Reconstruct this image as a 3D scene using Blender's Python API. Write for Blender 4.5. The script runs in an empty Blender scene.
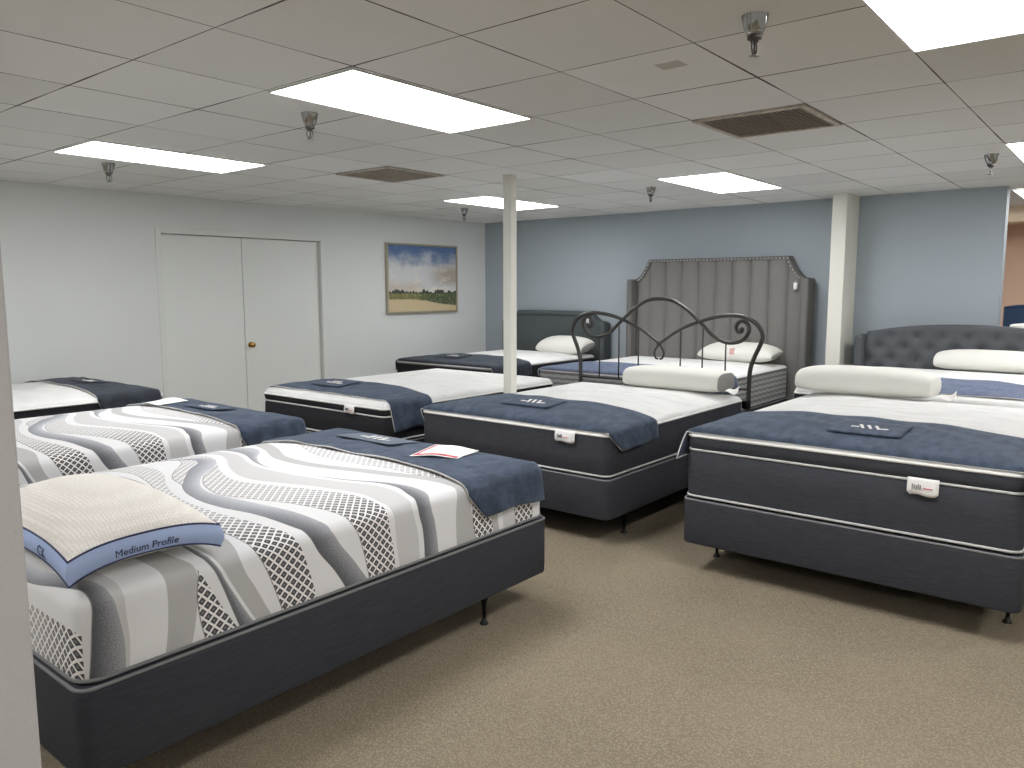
import bpy, bmesh, math, random
from mathutils import Vector, Matrix
random.seed(7)
COL = bpy.context.scene.collection
PI = math.pi

# ------------------------------------------------------------------ helpers
def srgb(r, g, b):
    f = lambda c: (c / 255 / 12.92) if c / 255 <= .04045 else ((c / 255 + .055) / 1.055) ** 2.4
    return (f(r), f(g), f(b), 1.0)

class N:
    """thin wrapper to write node graphs shortly"""
    def __init__(s, name):
        s.m = bpy.data.materials.new(name); s.m.use_nodes = True
        s.t = s.m.node_tree; s.b = s.t.nodes['Principled BSDF']
        s.b.inputs['Roughness'].default_value = .8
    def node(s, typ, **kw):
        n = s.t.nodes.new(typ)
        for k, v in kw.items(): setattr(n, k, v)
        return n
    def link(s, a, b): s.t.links.new(a, b)
    def put(s, sock, v):
        if isinstance(v, bpy.types.NodeSocket): s.link(v, sock)
        else: sock.default_value = v
    def math(s, op, a, b=None, c=None, clamp=False):
        n = s.node('ShaderNodeMath', operation=op, use_clamp=clamp)
        s.put(n.inputs[0], a)
        if b is not None: s.put(n.inputs[1], b)
        if c is not None: s.put(n.inputs[2], c)
        return n.outputs[0]
    def mix(s, f, a, b):
        n = s.node('ShaderNodeMix', data_type='RGBA')
        s.put(n.inputs[0], f); s.put(n.inputs[6], a); s.put(n.inputs[7], b)
        return n.outputs[2]
    def ss(s, x, a, b):
        n = s.node('ShaderNodeMapRange', interpolation_type='SMOOTHSTEP')
        s.put(n.inputs[0], x); n.inputs[1].default_value = a; n.inputs[2].default_value = b
        return n.outputs[0]
    def coord(s, kind='Object'):
        return s.node('ShaderNodeTexCoord').outputs[kind]
    def sep(s, v):
        n = s.node('ShaderNodeSeparateXYZ'); s.link(v, n.inputs[0]); return n.outputs
    def noise(s, vec, scale, detail=2, rough=.5):
        n = s.node('ShaderNodeTexNoise'); s.link(vec, n.inputs['Vector'])
        n.inputs['Scale'].default_value = scale; n.inputs['Detail'].default_value = detail
        n.inputs['Roughness'].default_value = rough
        return n.outputs[0]
    def scaled(s, vec, sc):
        n = s.node('ShaderNodeMapping'); s.link(vec, n.inputs[0]); n.inputs['Scale'].default_value = sc
        return n.outputs[0]
    def bump(s, h, strength=.3, dist=.002):
        n = s.node('ShaderNodeBump'); s.link(h, n.inputs['Height'])
        n.inputs['Strength'].default_value = strength; n.inputs['Distance'].default_value = dist
        s.link(n.outputs[0], s.b.inputs['Normal'])
    def color(s, c): s.put(s.b.inputs['Base Color'], c)
    def set(s, **kw):
        for k, v in kw.items(): s.b.inputs[k.replace('_', ' ')].default_value = v

def plain(name, col, rough=.8, metal=0, nscale=0, nbump=.2, ndist=.002, vary=0):
    n = N(name); n.set(Roughness=rough, Metallic=metal)
    if nscale:
        h = n.noise(n.coord(), nscale, 3)
        n.bump(h, nbump, ndist)
        if vary:
            d = tuple(c * (1 - vary) for c in col[:3]) + (1,)
            u = tuple(min(1, c * (1 + vary)) for c in col[:3]) + (1,)
            n.color(n.mix(n.ss(h, .3, .7), d, u))
        else: n.color(col)
    else: n.color(col)
    return n.m

def link_mesh(name, bm, mat, parent=None, smooth=True, loc=None):
    me = bpy.data.meshes.new(name)
    bm.normal_update()
    bm.to_mesh(me); bm.free()
    if smooth:
        for p in me.polygons: p.use_smooth = True
    if mat is not None: me.materials.append(mat)
    o = bpy.data.objects.new(name, me); COL.objects.link(o)
    if loc is not None: o.location = loc
    if parent is not None: o.parent = parent
    return o

def sharp(o, ang=35):
    me = o.data
    bm = bmesh.new(); bm.from_mesh(me)
    for e in bm.edges:
        if len(e.link_faces) == 2 and e.calc_face_angle(0) > math.radians(ang): e.smooth = False
    bm.to_mesh(me); bm.free()
    return o

def tag(o, label=None, cat=None, group=None, kind=None):
    if label: o['label'] = label
    if cat: o['category'] = cat
    if group: o['group'] = group
    if kind: o['kind'] = kind
    return o

def thing(name, label, cat, group=None, loc=(0, 0, 0), rot=0, matrix=None):
    o = bpy.data.objects.new(name, None); COL.objects.link(o)
    o.empty_display_size = .1
    if matrix is not None: o.matrix_world = matrix
    else: o.location = loc; o.rotation_euler.z = rot
    return tag(o, label, cat, group)

def struct(name, bm, mat, parent=None, smooth=False):
    o = link_mesh(name, bm, mat, parent, smooth)
    if parent is None: o['kind'] = 'structure'
    return o

def box(bm, x0, x1, y0, y1, z0, z1, bev=0, seg=2):
    m = Matrix.Translation(((x0 + x1) / 2, (y0 + y1) / 2, (z0 + z1) / 2)) @ Matrix.Diagonal((x1 - x0, y1 - y0, z1 - z0, 1))
    r = bmesh.ops.create_cube(bm, size=1, matrix=m)
    if bev:
        es = list({e for v in r['verts'] for e in v.link_edges})
        bmesh.ops.bevel(bm, geom=es, offset=bev, segments=seg, affect='EDGES', profile=.5)
    return bm

def newbox(*a, **k): return box(bmesh.new(), *a, **k)

def tube(bm, pts, r, n=10, closed=False, cap=True, flat=1.0):
    """sweep a circle along pts (parallel transport)"""
    pts = [Vector(p) for p in pts]; K = len(pts)
    tang = []
    for i in range(K):
        a = pts[(i - 1) % K] if closed or i > 0 else pts[i]
        b = pts[(i + 1) % K] if closed or i < K - 1 else pts[i]
        t = (b - a)
        tang.append(t.normalized() if t.length > 1e-9 else Vector((1, 0, 0)))
    ref = Vector((0, 0, 1)) if abs(tang[0].z) < .9 else Vector((1, 0, 0))
    nrm = (ref - tang[0] * ref.dot(tang[0])).normalized()
    rings = []
    for i in range(K):
        nrm = (nrm - tang[i] * nrm.dot(tang[i]))
        nrm = nrm.normalized() if nrm.length > 1e-6 else tang[i].orthogonal().normalized()
        bi = tang[i].cross(nrm)
        rr = r[i] if isinstance(r, (list, tuple)) else r
        rings.append([bm.verts.new(pts[i] + (nrm * math.cos(2 * PI * k / n) + bi * math.sin(2 * PI * k / n) * flat) * rr) for k in range(n)])
    for i in range(K if closed else K - 1):
        A, B = rings[i], rings[(i + 1) % K]
        for k in range(n):
            bm.faces.new((A[k], A[(k + 1) % n], B[(k + 1) % n], B[k]))
    if cap and not closed:
        bm.faces.new(rings[0][::-1]); bm.faces.new(rings[-1])
    return bm

def catmull(pts, sub=8):
    P = [Vector(p) for p in pts]; out = []
    for i in range(len(P) - 1):
        p0 = P[max(i - 1, 0)]; p1 = P[i]; p2 = P[i + 1]; p3 = P[min(i + 2, len(P) - 1)]
        for k in range(sub):
            t = k / sub
            out.append(.5 * ((2 * p1) + (p2 - p0) * t + (2 * p0 - 5 * p1 + 4 * p2 - p3) * t * t + (3 * p1 - p0 - 3 * p2 + p3) * t ** 3))
    out.append(P[-1]); return out

def lathe(bm, prof, c=(0, 0, 0), n=20):
    rings = []
    for r, z in prof:
        rings.append([bm.verts.new((c[0] + r * math.cos(2 * PI * k / n), c[1] + r * math.sin(2 * PI * k / n), c[2] + z)) for k in range(n)])
    for A, B in zip(rings, rings[1:]):
        for k in range(n): bm.faces.new((A[k], A[(k + 1) % n], B[(k + 1) % n], B[k]))
    bm.faces.new(rings[0][::-1]); bm.faces.new(rings[-1])
    bmesh.ops.recalc_face_normals(bm, faces=bm.faces)
    return bm

def grid(bm, rows):
    V = [[bm.verts.new(p) for p in r] for r in rows]
    for A, B in zip(V, V[1:]):
        for k in range(len(A) - 1): bm.faces.new((A[k], A[k + 1], B[k + 1], B[k]))
    return V

def slab(bm, ys, bot, top, front, back, nz=10):
    """upright panel in the y-z plane: front(y,z) gives the x of its face, back is the x of its rear"""
    F = [[bm.verts.new((front(y, bot + (top(y) - bot) * j / nz), y, bot + (top(y) - bot) * j / nz)) for j in range(nz + 1)] for y in ys]
    B = [[bm.verts.new((back, y, bot + (top(y) - bot) * j / nz)) for j in range(nz + 1)] for y in ys]
    for i in range(len(ys) - 1):
        for j in range(nz):
            bm.faces.new((F[i][j], F[i][j + 1], F[i + 1][j + 1], F[i + 1][j]))
            bm.faces.new((B[i][j], B[i + 1][j], B[i + 1][j + 1], B[i][j + 1]))
        bm.faces.new((F[i][nz], B[i][nz], B[i + 1][nz], F[i + 1][nz]))
        bm.faces.new((F[i][0], F[i + 1][0], B[i + 1][0], B[i][0]))
    for i in (0, len(ys) - 1):
        for j in range(nz): bm.faces.new((F[i][j], B[i][j], B[i][j + 1], F[i][j + 1]))
    bmesh.ops.recalc_face_normals(bm, faces=bm.faces)
    return bm

def lin(a, b, n): return [a + (b - a) * i / (n - 1) for i in range(n)]
def interp(pts, x):
    if x <= pts[0][0]: return pts[0][1]
    for (a, b), (c, d) in zip(pts, pts[1:]):
        if x <= c: return b + (d - b) * (x - a) / (c - a)
    return pts[-1][1]

# ------------------------------------------------------------------ materials
def carpet():
    n = N('carpet'); c = n.coord()
    a = n.noise(c, 260, 2, .7); b = n.noise(c, 70, 3, .6); d = n.noise(c, 1.3, 3, .6)
    v = n.node('ShaderNodeTexVoronoi'); n.link(c, v.inputs['Vector']); v.inputs['Scale'].default_value = 150
    v2 = n.node('ShaderNodeTexVoronoi'); n.link(n.scaled(c, (1, .6, 1)), v2.inputs['Vector']); v2.inputs['Scale'].default_value = 165
    k = n.mix(n.ss(a, .3, .7), srgb(126, 115, 97), srgb(194, 181, 159))
    k = n.mix(n.ss(n.sep(v2.outputs['Color'])[0], .2, .8), k, srgb(170, 157, 135))
    k = n.mix(n.math('MULTIPLY', n.ss(v2.outputs['Distance'], .25, .6), .5), k, srgb(104, 95, 81))
    k = n.mix(n.math('MULTIPLY', n.ss(b, .35, .65), .25), k, srgb(140, 129, 111))
    k = n.mix(n.math('MULTIPLY', n.ss(d, .35, .7), .25), k, srgb(168, 154, 131))
    n.color(k); n.bump(n.math('ADD', v.outputs['Distance'], a), .7, .006); n.set(Roughness=1.0)
    n.b.inputs['Specular IOR Level'].default_value = .1
    return n.m

def ceiling_mat():
    n = N('ceiling_tile'); c = n.coord(); x, y, z = n.sep(c)
    S = .61
    fx = n.math('FRACT', n.math('DIVIDE', n.math('SUBTRACT', x, 2.17), S)); fy = n.math('FRACT', n.math('DIVIDE', n.math('SUBTRACT', y, 2.606), S))
    ex = n.math('MINIMUM', fx, n.math('SUBTRACT', 1.0, fx)); ey = n.math('MINIMUM', fy, n.math('SUBTRACT', 1.0, fy))
    # gap between tile and grid: its width wanders, some joints nearly closed
    w = n.noise(c, 1.7, 2)
    wid = n.math('MULTIPLY_ADD', n.ss(w, .35, .75), .0065, .0032)
    line = n.math('LESS_THAN', n.math('MINIMUM', ex, ey), wid)
    ci = n.math('FLOOR', n.math('DIVIDE', n.math('SUBTRACT', x, 2.17), S)); cj = n.math('FLOOR', n.math('DIVIDE', n.math('SUBTRACT', y, 2.606), S))
    cv = n.node('ShaderNodeCombineXYZ'); n.link(ci, cv.inputs[0]); n.link(cj, cv.inputs[1])
    wn = n.node('ShaderNodeTexWhiteNoise'); n.link(cv.outputs[0], wn.inputs[0])
    base = n.mix(wn.outputs[0], srgb(219, 218, 214), srgb(232, 231, 228))
    base = n.mix(n.math('MULTIPLY', n.ss(n.noise(c, 1.1, 4, .6), .5, .8), .25), base, srgb(212, 207, 196))
    fine = n.noise(c, 160, 3, .7)
    base = n.mix(n.math('MULTIPLY', n.ss(fine, .55, .75), .18), base, srgb(186, 183, 176))
    # a taped-over patch and a small mark on one tile
    px = n.math('LESS_THAN', n.math('ABSOLUTE', n.math('SUBTRACT', x, 2.98)), .045); py = n.math('LESS_THAN', n.math('ABSOLUTE', n.math('SUBTRACT', y, 1.585)), .055)
    base = n.mix(n.math('MULTIPLY', n.math('MULTIPLY', px, py), .55), base, srgb(150, 142, 124))
    n.color(n.mix(line, base, srgb(58, 55, 50))); n.bump(fine, .25, .003); n.set(Roughness=.95)
    return n.m

def charcoal(name='charcoal_fabric', base=(56, 57, 63), hi=(70, 72, 78)):
    n = N(name); c = n.coord()
    a = n.noise(n.scaled(c, (6, 6, 160)), 3, 3, .6); b = n.noise(c, 500, 2)
    n.color(n.mix(n.ss(a, .35, .7), srgb(*base), srgb(*hi)))
    n.bump(n.math('ADD', b, n.math('MULTIPLY', a, .8)), .25, .002); n.set(Roughness=.95)
    n.b.inputs['Specular IOR Level'].default_value = .25
    return n.m

def velvet(name, base, hi):
    n = N(name); c = n.coord()
    a = n.noise(n.scaled(c, (1, 1.8, 1)), 12, 5, .65); b = n.noise(c, 600, 2)
    n.color(n.mix(n.ss(a, .35, .68), srgb(*base), srgb(*hi))); n.set(Roughness=.85, Sheen_Weight=.35, Sheen_Roughness=.4)
    n.b.inputs['Sheen Tint'].default_value = srgb(160, 172, 190)
    n.bump(n.math('MULTIPLY_ADD', a, 1.0, n.math('MULTIPLY', b, .2)), .6, .018)
    return n.m

def quilt(name='white_quilted_top', base=(218, 218, 216)):
    n = N(name); c = n.coord()
    d = n.noise(c, 4, 2)
    cc = n.node('ShaderNodeVectorMath', operation='ADD'); n.link(c, cc.inputs[0])
    sc = n.node('ShaderNodeVectorMath', operation='SCALE'); n.link(n.node('ShaderNodeTexNoise').outputs[1], sc.inputs[0]); sc.inputs['Scale'].default_value = .05
    n.link(sc.outputs[0], cc.inputs[1])
    v = n.node('ShaderNodeTexVoronoi', feature='SMOOTH_F1'); n.link(n.scaled(cc.outputs[0], (7, 4.2, 1)), v.inputs['Vector']); v.inputs['Scale'].default_value = 1.3
    f = n.noise(c, 180, 2)
    n.color(n.mix(n.ss(d, .3, .7), srgb(*base), srgb(*[min(255, k + 6) for k in base])))
    n.bump(n.math('MULTIPLY_ADD', v.outputs['Distance'], -1.0, n.math('MULTIPLY', f, .05)), .75, .035); n.set(Roughness=.9)
    return n.m

def side_stripes():
    n = N('grey_patterned_border'); c = n.coord(); x, y, z = n.sep(c)
    s = n.math('ADD', x, y)
    w = n.math('MULTIPLY_ADD', n.math('SINE', n.math('MULTIPLY', s, 60)), .004, z)
    band = n.math('FRACT', n.math('DIVIDE', w, .048))
    m = n.math('GREATER_THAN', band, .55)
    chk = n.math('GREATER_THAN', n.math('FRACT', n.math('DIVIDE', n.math('ADD', s, z), .026)), .5)
    k = n.mix(m, srgb(172, 172, 172), srgb(104, 106, 110))
    n.color(n.mix(n.math('MULTIPLY', chk, .35), k, srgb(215, 214, 212)))
    n.bump(band, .3, .006); n.set(Roughness=.9)
    return n.m

CUR = [  # band edges of the printed mattress fabric: colour that starts there, then (along v, along u)
 ('speckle', [(1.94,.85),(2.10,.865),(2.22,.87),(2.6,.80),(3.2,.92),(3.7,.85)]),
 ('light',   [(1.93,.945),(2.05,.95),(2.12,.94),(2.23,.92),(2.6,.86),(3.2,.98),(3.7,.92)]),
 ('white',   [(1.93,.955),(2.05,.965),(2.12,.96),(2.23,.955),(2.6,.92),(3.2,1.02),(3.7,.98)]),
 ('grey',    [(1.93,1.06),(2.07,1.08),(2.2,1.08),(2.6,1.05),(3.2,1.2),(3.7,1.12)]),
 ('white',   [(1.93,1.14),(2.06,1.17),(2.2,1.18),(2.6,1.12),(3.2,1.3),(3.7,1.2)]),
 ('lattice', [(1.93,1.205),(2.09,1.175),(2.15,1.178),(2.19,1.185),(2.6,1.125),(3.2,1.305),(3.7,1.21)]),
 ('white',   [(1.94,1.32),(2.12,1.22),(2.2,1.185),(2.6,1.13),(3.2,1.31),(3.7,1.22)]),
 ('speckle', [(1.95,1.32),(2.09,1.27),(2.24,1.22),(2.32,1.215),(2.6,1.2),(3.2,1.36),(3.7,1.27)]),
 ('white',   [(1.94,1.38),(2.06,1.31),(2.2,1.245),(2.31,1.23),(2.6,1.215),(3.2,1.39),(3.7,1.3)]),
 ('grey',    [(1.94,1.392),(2.06,1.322),(2.2,1.257),(2.31,1.24),(2.6,1.225),(3.2,1.41),(3.7,1.33)]),
 ('white',   [(1.95,1.44),(2.07,1.38),(2.18,1.33),(2.34,1.35),(2.6,1.3),(3.2,1.49),(3.7,1.42)]),
 ('lattice', [(1.95,1.48),(2.1,1.43),(2.2,1.39),(2.31,1.38),(2.4,1.37),(2.7,1.38),(3.24,1.52),(3.45,1.55),(3.75,1.5)]),
 ('white',   [(1.95,1.62),(2.1,1.58),(2.19,1.55),(2.28,1.53),(2.39,1.5),(2.54,1.46),(2.8,1.46),(3.07,1.53),(3.28,1.62),(3.52,1.67),(3.69,1.66),(3.8,1.6)]),
 ('lattice', [(1.94,1.76),(2.04,1.70),(2.15,1.62),(2.25,1.59),(2.45,1.55),(2.63,1.5),(2.84,1.51),(3.0,1.56),(3.02,1.57),(3.18,1.61),(3.53,1.83),(3.8,1.85)]),
 ('speckle', [(1.94,1.76),(2.04,1.70),(2.15,1.62),(2.25,1.59),(2.45,1.55),(2.63,1.5),(2.84,1.51),(3.0,1.56),(3.1,1.62),(3.25,1.72),(3.45,1.87),(3.6,1.84),(3.8,1.74)]),
 ('white',   [(1.95,1.86),(2.05,1.79),(2.18,1.7),(2.24,1.69),(2.38,1.67),(2.56,1.62),(2.73,1.59),(2.88,1.59),(3.09,1.69),(3.31,1.89),(3.5,1.94),(3.61,1.88),(3.8,1.78)]),
 ('lattice', [(1.94,1.862),(2.12,1.82),(2.2,1.79),(2.3,1.78),(2.46,1.72),(2.6,1.65),(2.75,1.595),(2.85,1.60),(3.09,1.70),(3.31,1.90),(3.5,1.95),(3.61,1.90),(3.8,1.82)]),
 ('white',   [(1.95,1.99),(2.05,1.98),(2.17,1.96),(2.29,1.97),(2.39,1.96),(2.55,1.89),(2.76,1.8),(2.93,1.76),(3.14,1.81),(3.39,1.93),(3.55,1.97),(3.73,1.95)]),
 ('light',   [(1.95,2.015),(2.05,2.0),(2.17,1.99),(2.29,1.99),(2.39,1.99),(2.55,1.93),(2.76,1.85),(2.93,1.81),(3.14,1.86),(3.39,1.98),(3.55,2.02),(3.73,2.0)]),
 ('white',   [(1.95,2.12),(2.09,2.11),(2.17,2.09),(2.28,2.11),(2.39,2.12),(2.62,2.02),(3.04,1.96),(3.14,1.97),(3.41,2.06),(3.7,2.11)]),
 ('speckle', [(1.95,2.15),(2.09,2.14),(2.17,2.12),(2.28,2.14),(2.39,2.16),(2.62,2.05),(3.04,1.99),(3.14,2.0),(3.41,2.09),(3.7,2.14)]),
 ('white',   [(1.95,2.23),(2.1,2.21),(2.18,2.19),(2.29,2.22),(2.39,2.2),(2.62,2.06),(3.06,1.993),(3.24,2.06),(3.39,2.17),(3.62,2.24),(3.8,2.2)]),
 ('grey',    [(1.96,2.34),(2.15,2.34),(2.25,2.36),(2.6,2.2),(3.14,2.11),(3.41,2.21),(3.68,2.32)]),
 ('white',   [(1.97,2.47),(2.13,2.43),(2.23,2.44),(2.6,2.27),(3.13,2.17),(3.36,2.26),(3.67,2.4)]),
 ('lattice', [(1.97,2.46),(2.08,2.44),(2.2,2.45),(2.3,2.44),(2.41,2.36),(2.59,2.32),(2.79,2.29),(3.09,2.29),(3.45,2.43),(3.75,2.53)]),
 ('grey',    [(1.95,2.58),(2.1,2.56),(2.2,2.55),(2.35,2.45),(2.56,2.40),(2.74,2.42),(2.91,2.44),(3.14,2.49),(3.45,2.58),(3.75,2.66)]),
 ('white',   [(1.95,2.62),(2.1,2.6),(2.2,2.59),(2.5,2.52),(3.0,2.54),(3.75,2.72)]),
 ('light',   [(1.95,2.65),(2.2,2.63),(2.6,2.58),(3.0,2.6),(3.75,2.78)]),
 ('lattice', [(1.95,2.74),(2.2,2.71),(2.6,2.66),(3.0,2.68),(3.75,2.86)]),
 ('white',   [(1.95,2.87),(2.2,2.85),(2.6,2.8),(3.0,2.82),(3.75,3.0)]),
]
def wave_print(du=0, dv=0):
    n = N('wave_printed_fabric')
    uv = n.node('ShaderNodeUVMap'); uv.uv_map = 'UVMap'
    u, v, _ = n.sep(uv.outputs[0])
    U0, US, V0, VS = .6, 2.6, 1.85, 2.0
    vn = n.math('DIVIDE', n.math('SUBTRACT', v, V0), VS, clamp=True)
    ed = []
    for k, pts in CUR:
        fc = n.node('ShaderNodeFloatCurve'); cm = fc.mapping; cm.use_clip = True
        c = cm.curves[0]
        P = [((a - V0) / VS, (b - U0) / US) for a, b in pts]
        c.points[0].location = P[0]; c.points[1].location = P[-1]
        for p in P[1:-1]: c.points.new(*p)
        cm.extend = 'HORIZONTAL'; cm.update()
        n.link(vn, fc.inputs['Value'])
        ed.append(n.math('MULTIPLY_ADD', fc.outputs[0], US, U0))
    white = srgb(226, 226, 227); light = srgb(202, 201, 201); grey = srgb(182, 181, 180)
    # lattice of diamonds
    s = .037
    p = n.math('FRACT', n.math('DIVIDE', n.math('ADD', u, v), s)); q = n.math('FRACT', n.math('DIVIDE', n.math('SUBTRACT', u, v), s))
    lines = n.math('MAXIMUM', n.math('LESS_THAN', p, .27), n.math('LESS_THAN', q, .27))
    core = n.math('MULTIPLY', n.math('LESS_THAN', n.math('ABSOLUTE', n.math('SUBTRACT', p, .635)), .15), n.math('LESS_THAN', n.math('ABSOLUTE', n.math('SUBTRACT', q, .635)), .15))
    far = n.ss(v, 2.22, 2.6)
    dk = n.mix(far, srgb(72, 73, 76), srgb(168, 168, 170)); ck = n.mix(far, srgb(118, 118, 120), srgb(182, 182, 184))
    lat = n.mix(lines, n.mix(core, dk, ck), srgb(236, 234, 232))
    cvec = n.node('ShaderNodeCombineXYZ'); n.link(u, cvec.inputs[0]); n.link(v, cvec.inputs[1])
    nz = n.noise(cvec.outputs[0], 330, 2, .8)
    col = white
    near = n.math('LESS_THAN', u, .735)
    col = n.mix(near, white, lat)
    for i, (k, pts) in enumerate(CUR):
        msk = n.math('GREATER_THAN', u, ed[i])
        if k == 'speckle':
            t = n.math('DIVIDE', n.math('SUBTRACT', u, ed[i]), n.math('ADD', n.math('SUBTRACT', ed[i + 1], ed[i]), .002), clamp=True)
            th = n.math('MULTIPLY_ADD', t, -.22, .66)
            sp = n.math('GREATER_THAN', nz, th)
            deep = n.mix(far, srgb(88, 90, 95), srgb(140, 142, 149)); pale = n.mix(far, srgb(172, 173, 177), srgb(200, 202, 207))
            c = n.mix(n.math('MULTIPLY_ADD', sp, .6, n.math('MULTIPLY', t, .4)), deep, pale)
        else: c = {'white': white, 'light': light, 'grey': grey, 'lattice': lat}[k]
        # dark outline thread on the leading edge of the bands
        th = n.math('LESS_THAN', n.math('ABSOLUTE', n.math('SUBTRACT', u, ed[i])), .0022)
        col = n.mix(msk, col, c)
        if k in ('speckle', 'lattice'): col = n.mix(n.math('MULTIPLY', th, .7), col, srgb(110, 108, 108))
    n.color(col)
    f = n.noise(cvec.outputs[0], 500, 2)
    n.bump(n.math('MULTIPLY_ADD', f, .25, n.noise(cvec.outputs[0], 14, 2)), .2, .006); n.set(Roughness=.9)
    return n.m

def knit():
    n = N('knitted_pillow_cover'); c = n.coord()
    v = n.node('ShaderNodeTexVoronoi'); n.link(n.scaled(c, (1, 1, .4)), v.inputs['Vector']); v.inputs['Scale'].default_value = 95; v.inputs['Randomness'].default_value = .25
    n.color(n.mix(n.ss(v.outputs['Distance'], .15, .6), srgb(250, 246, 241), srgb(236, 231, 224)))
    n.bump(n.math('SUBTRACT', 1.0, v.outputs['Distance']), .55, .005); n.set(Roughness=.9)
    return n.m

def painted_landscape():
    n = N('landscape_painting'); c = n.coord('Generated'); u, _, w = n.sep(c)
    s = n.noise(n.scaled(c, (3.2, 1, 3.6)), 1.0, 4, .6); t = n.noise(n.scaled(c, (2.0, 1, 5)), 1.6, 3, .6); fine = n.noise(c, 22, 3, .7)
    sky = n.mix(n.ss(n.math('MULTIPLY_ADD', w, .9, n.math('MULTIPLY', s, .55)), .88, 1.12), srgb(206, 208, 208), srgb(86, 114, 158))
    tan = n.math('MULTIPLY', n.ss(u, .5, .85), n.math('MULTIPLY', n.ss(w, .35, .5), n.ss(w, .78, .6)))
    sky = n.mix(n.math('MULTIPLY', tan, .8), sky, srgb(168, 152, 132))
    sky = n.mix(n.math('MULTIPLY', n.math('MULTIPLY', n.ss(t, .5, .62), n.ss(w, .75, .55)), .8), sky, srgb(226, 222, 210))
    sky = n.mix(n.math('MULTIPLY', n.math('MULTIPLY', n.ss(u, .62, .3), n.ss(w, .5, .36)), .6), sky, srgb(196, 178, 158))
    hz = n.math('MULTIPLY_ADD', n.noise(n.scaled(c, (14, 1, 1)), 1.2, 3, .7), .22, .20)
    col = n.mix(n.math('LESS_THAN', w, hz), sky, srgb(58, 68, 58))
    fld = n.mix(n.ss(u, .3, .6), srgb(120, 118, 74), srgb(80, 92, 64))
    fld = n.mix(n.math('MULTIPLY', n.ss(fine, .5, .65), .35), fld, srgb(176, 172, 112))
    col = n.mix(n.math('LESS_THAN', w, n.math('MULTIPLY_ADD', fine, .02, .265)), col, fld)
    sand = n.math('SUBTRACT', .19, n.math('MULTIPLY', n.ss(u, .3, 1.0), .1))
    col = n.mix(n.ss(n.math('SUBTRACT', w, n.math('MULTIPLY_ADD', fine, .05, n.math('SUBTRACT', sand, .03))), .012, -.012), col, srgb(206, 188, 150))
    n.color(n.mix(n.math('MULTIPLY', n.ss(fine, .45, .8), .15), col, srgb(220, 216, 206))); n.bump(fine, .3, .003); n.set(Roughness=.6)
    return n.m

def emit(name, col, strength):
    n = N(name); n.color((.8, .8, .8, 1)); n.b.inputs['Emission Color'].default_value = col
    n.b.inputs['Emission Strength'].default_value = strength
    return n.m

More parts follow.
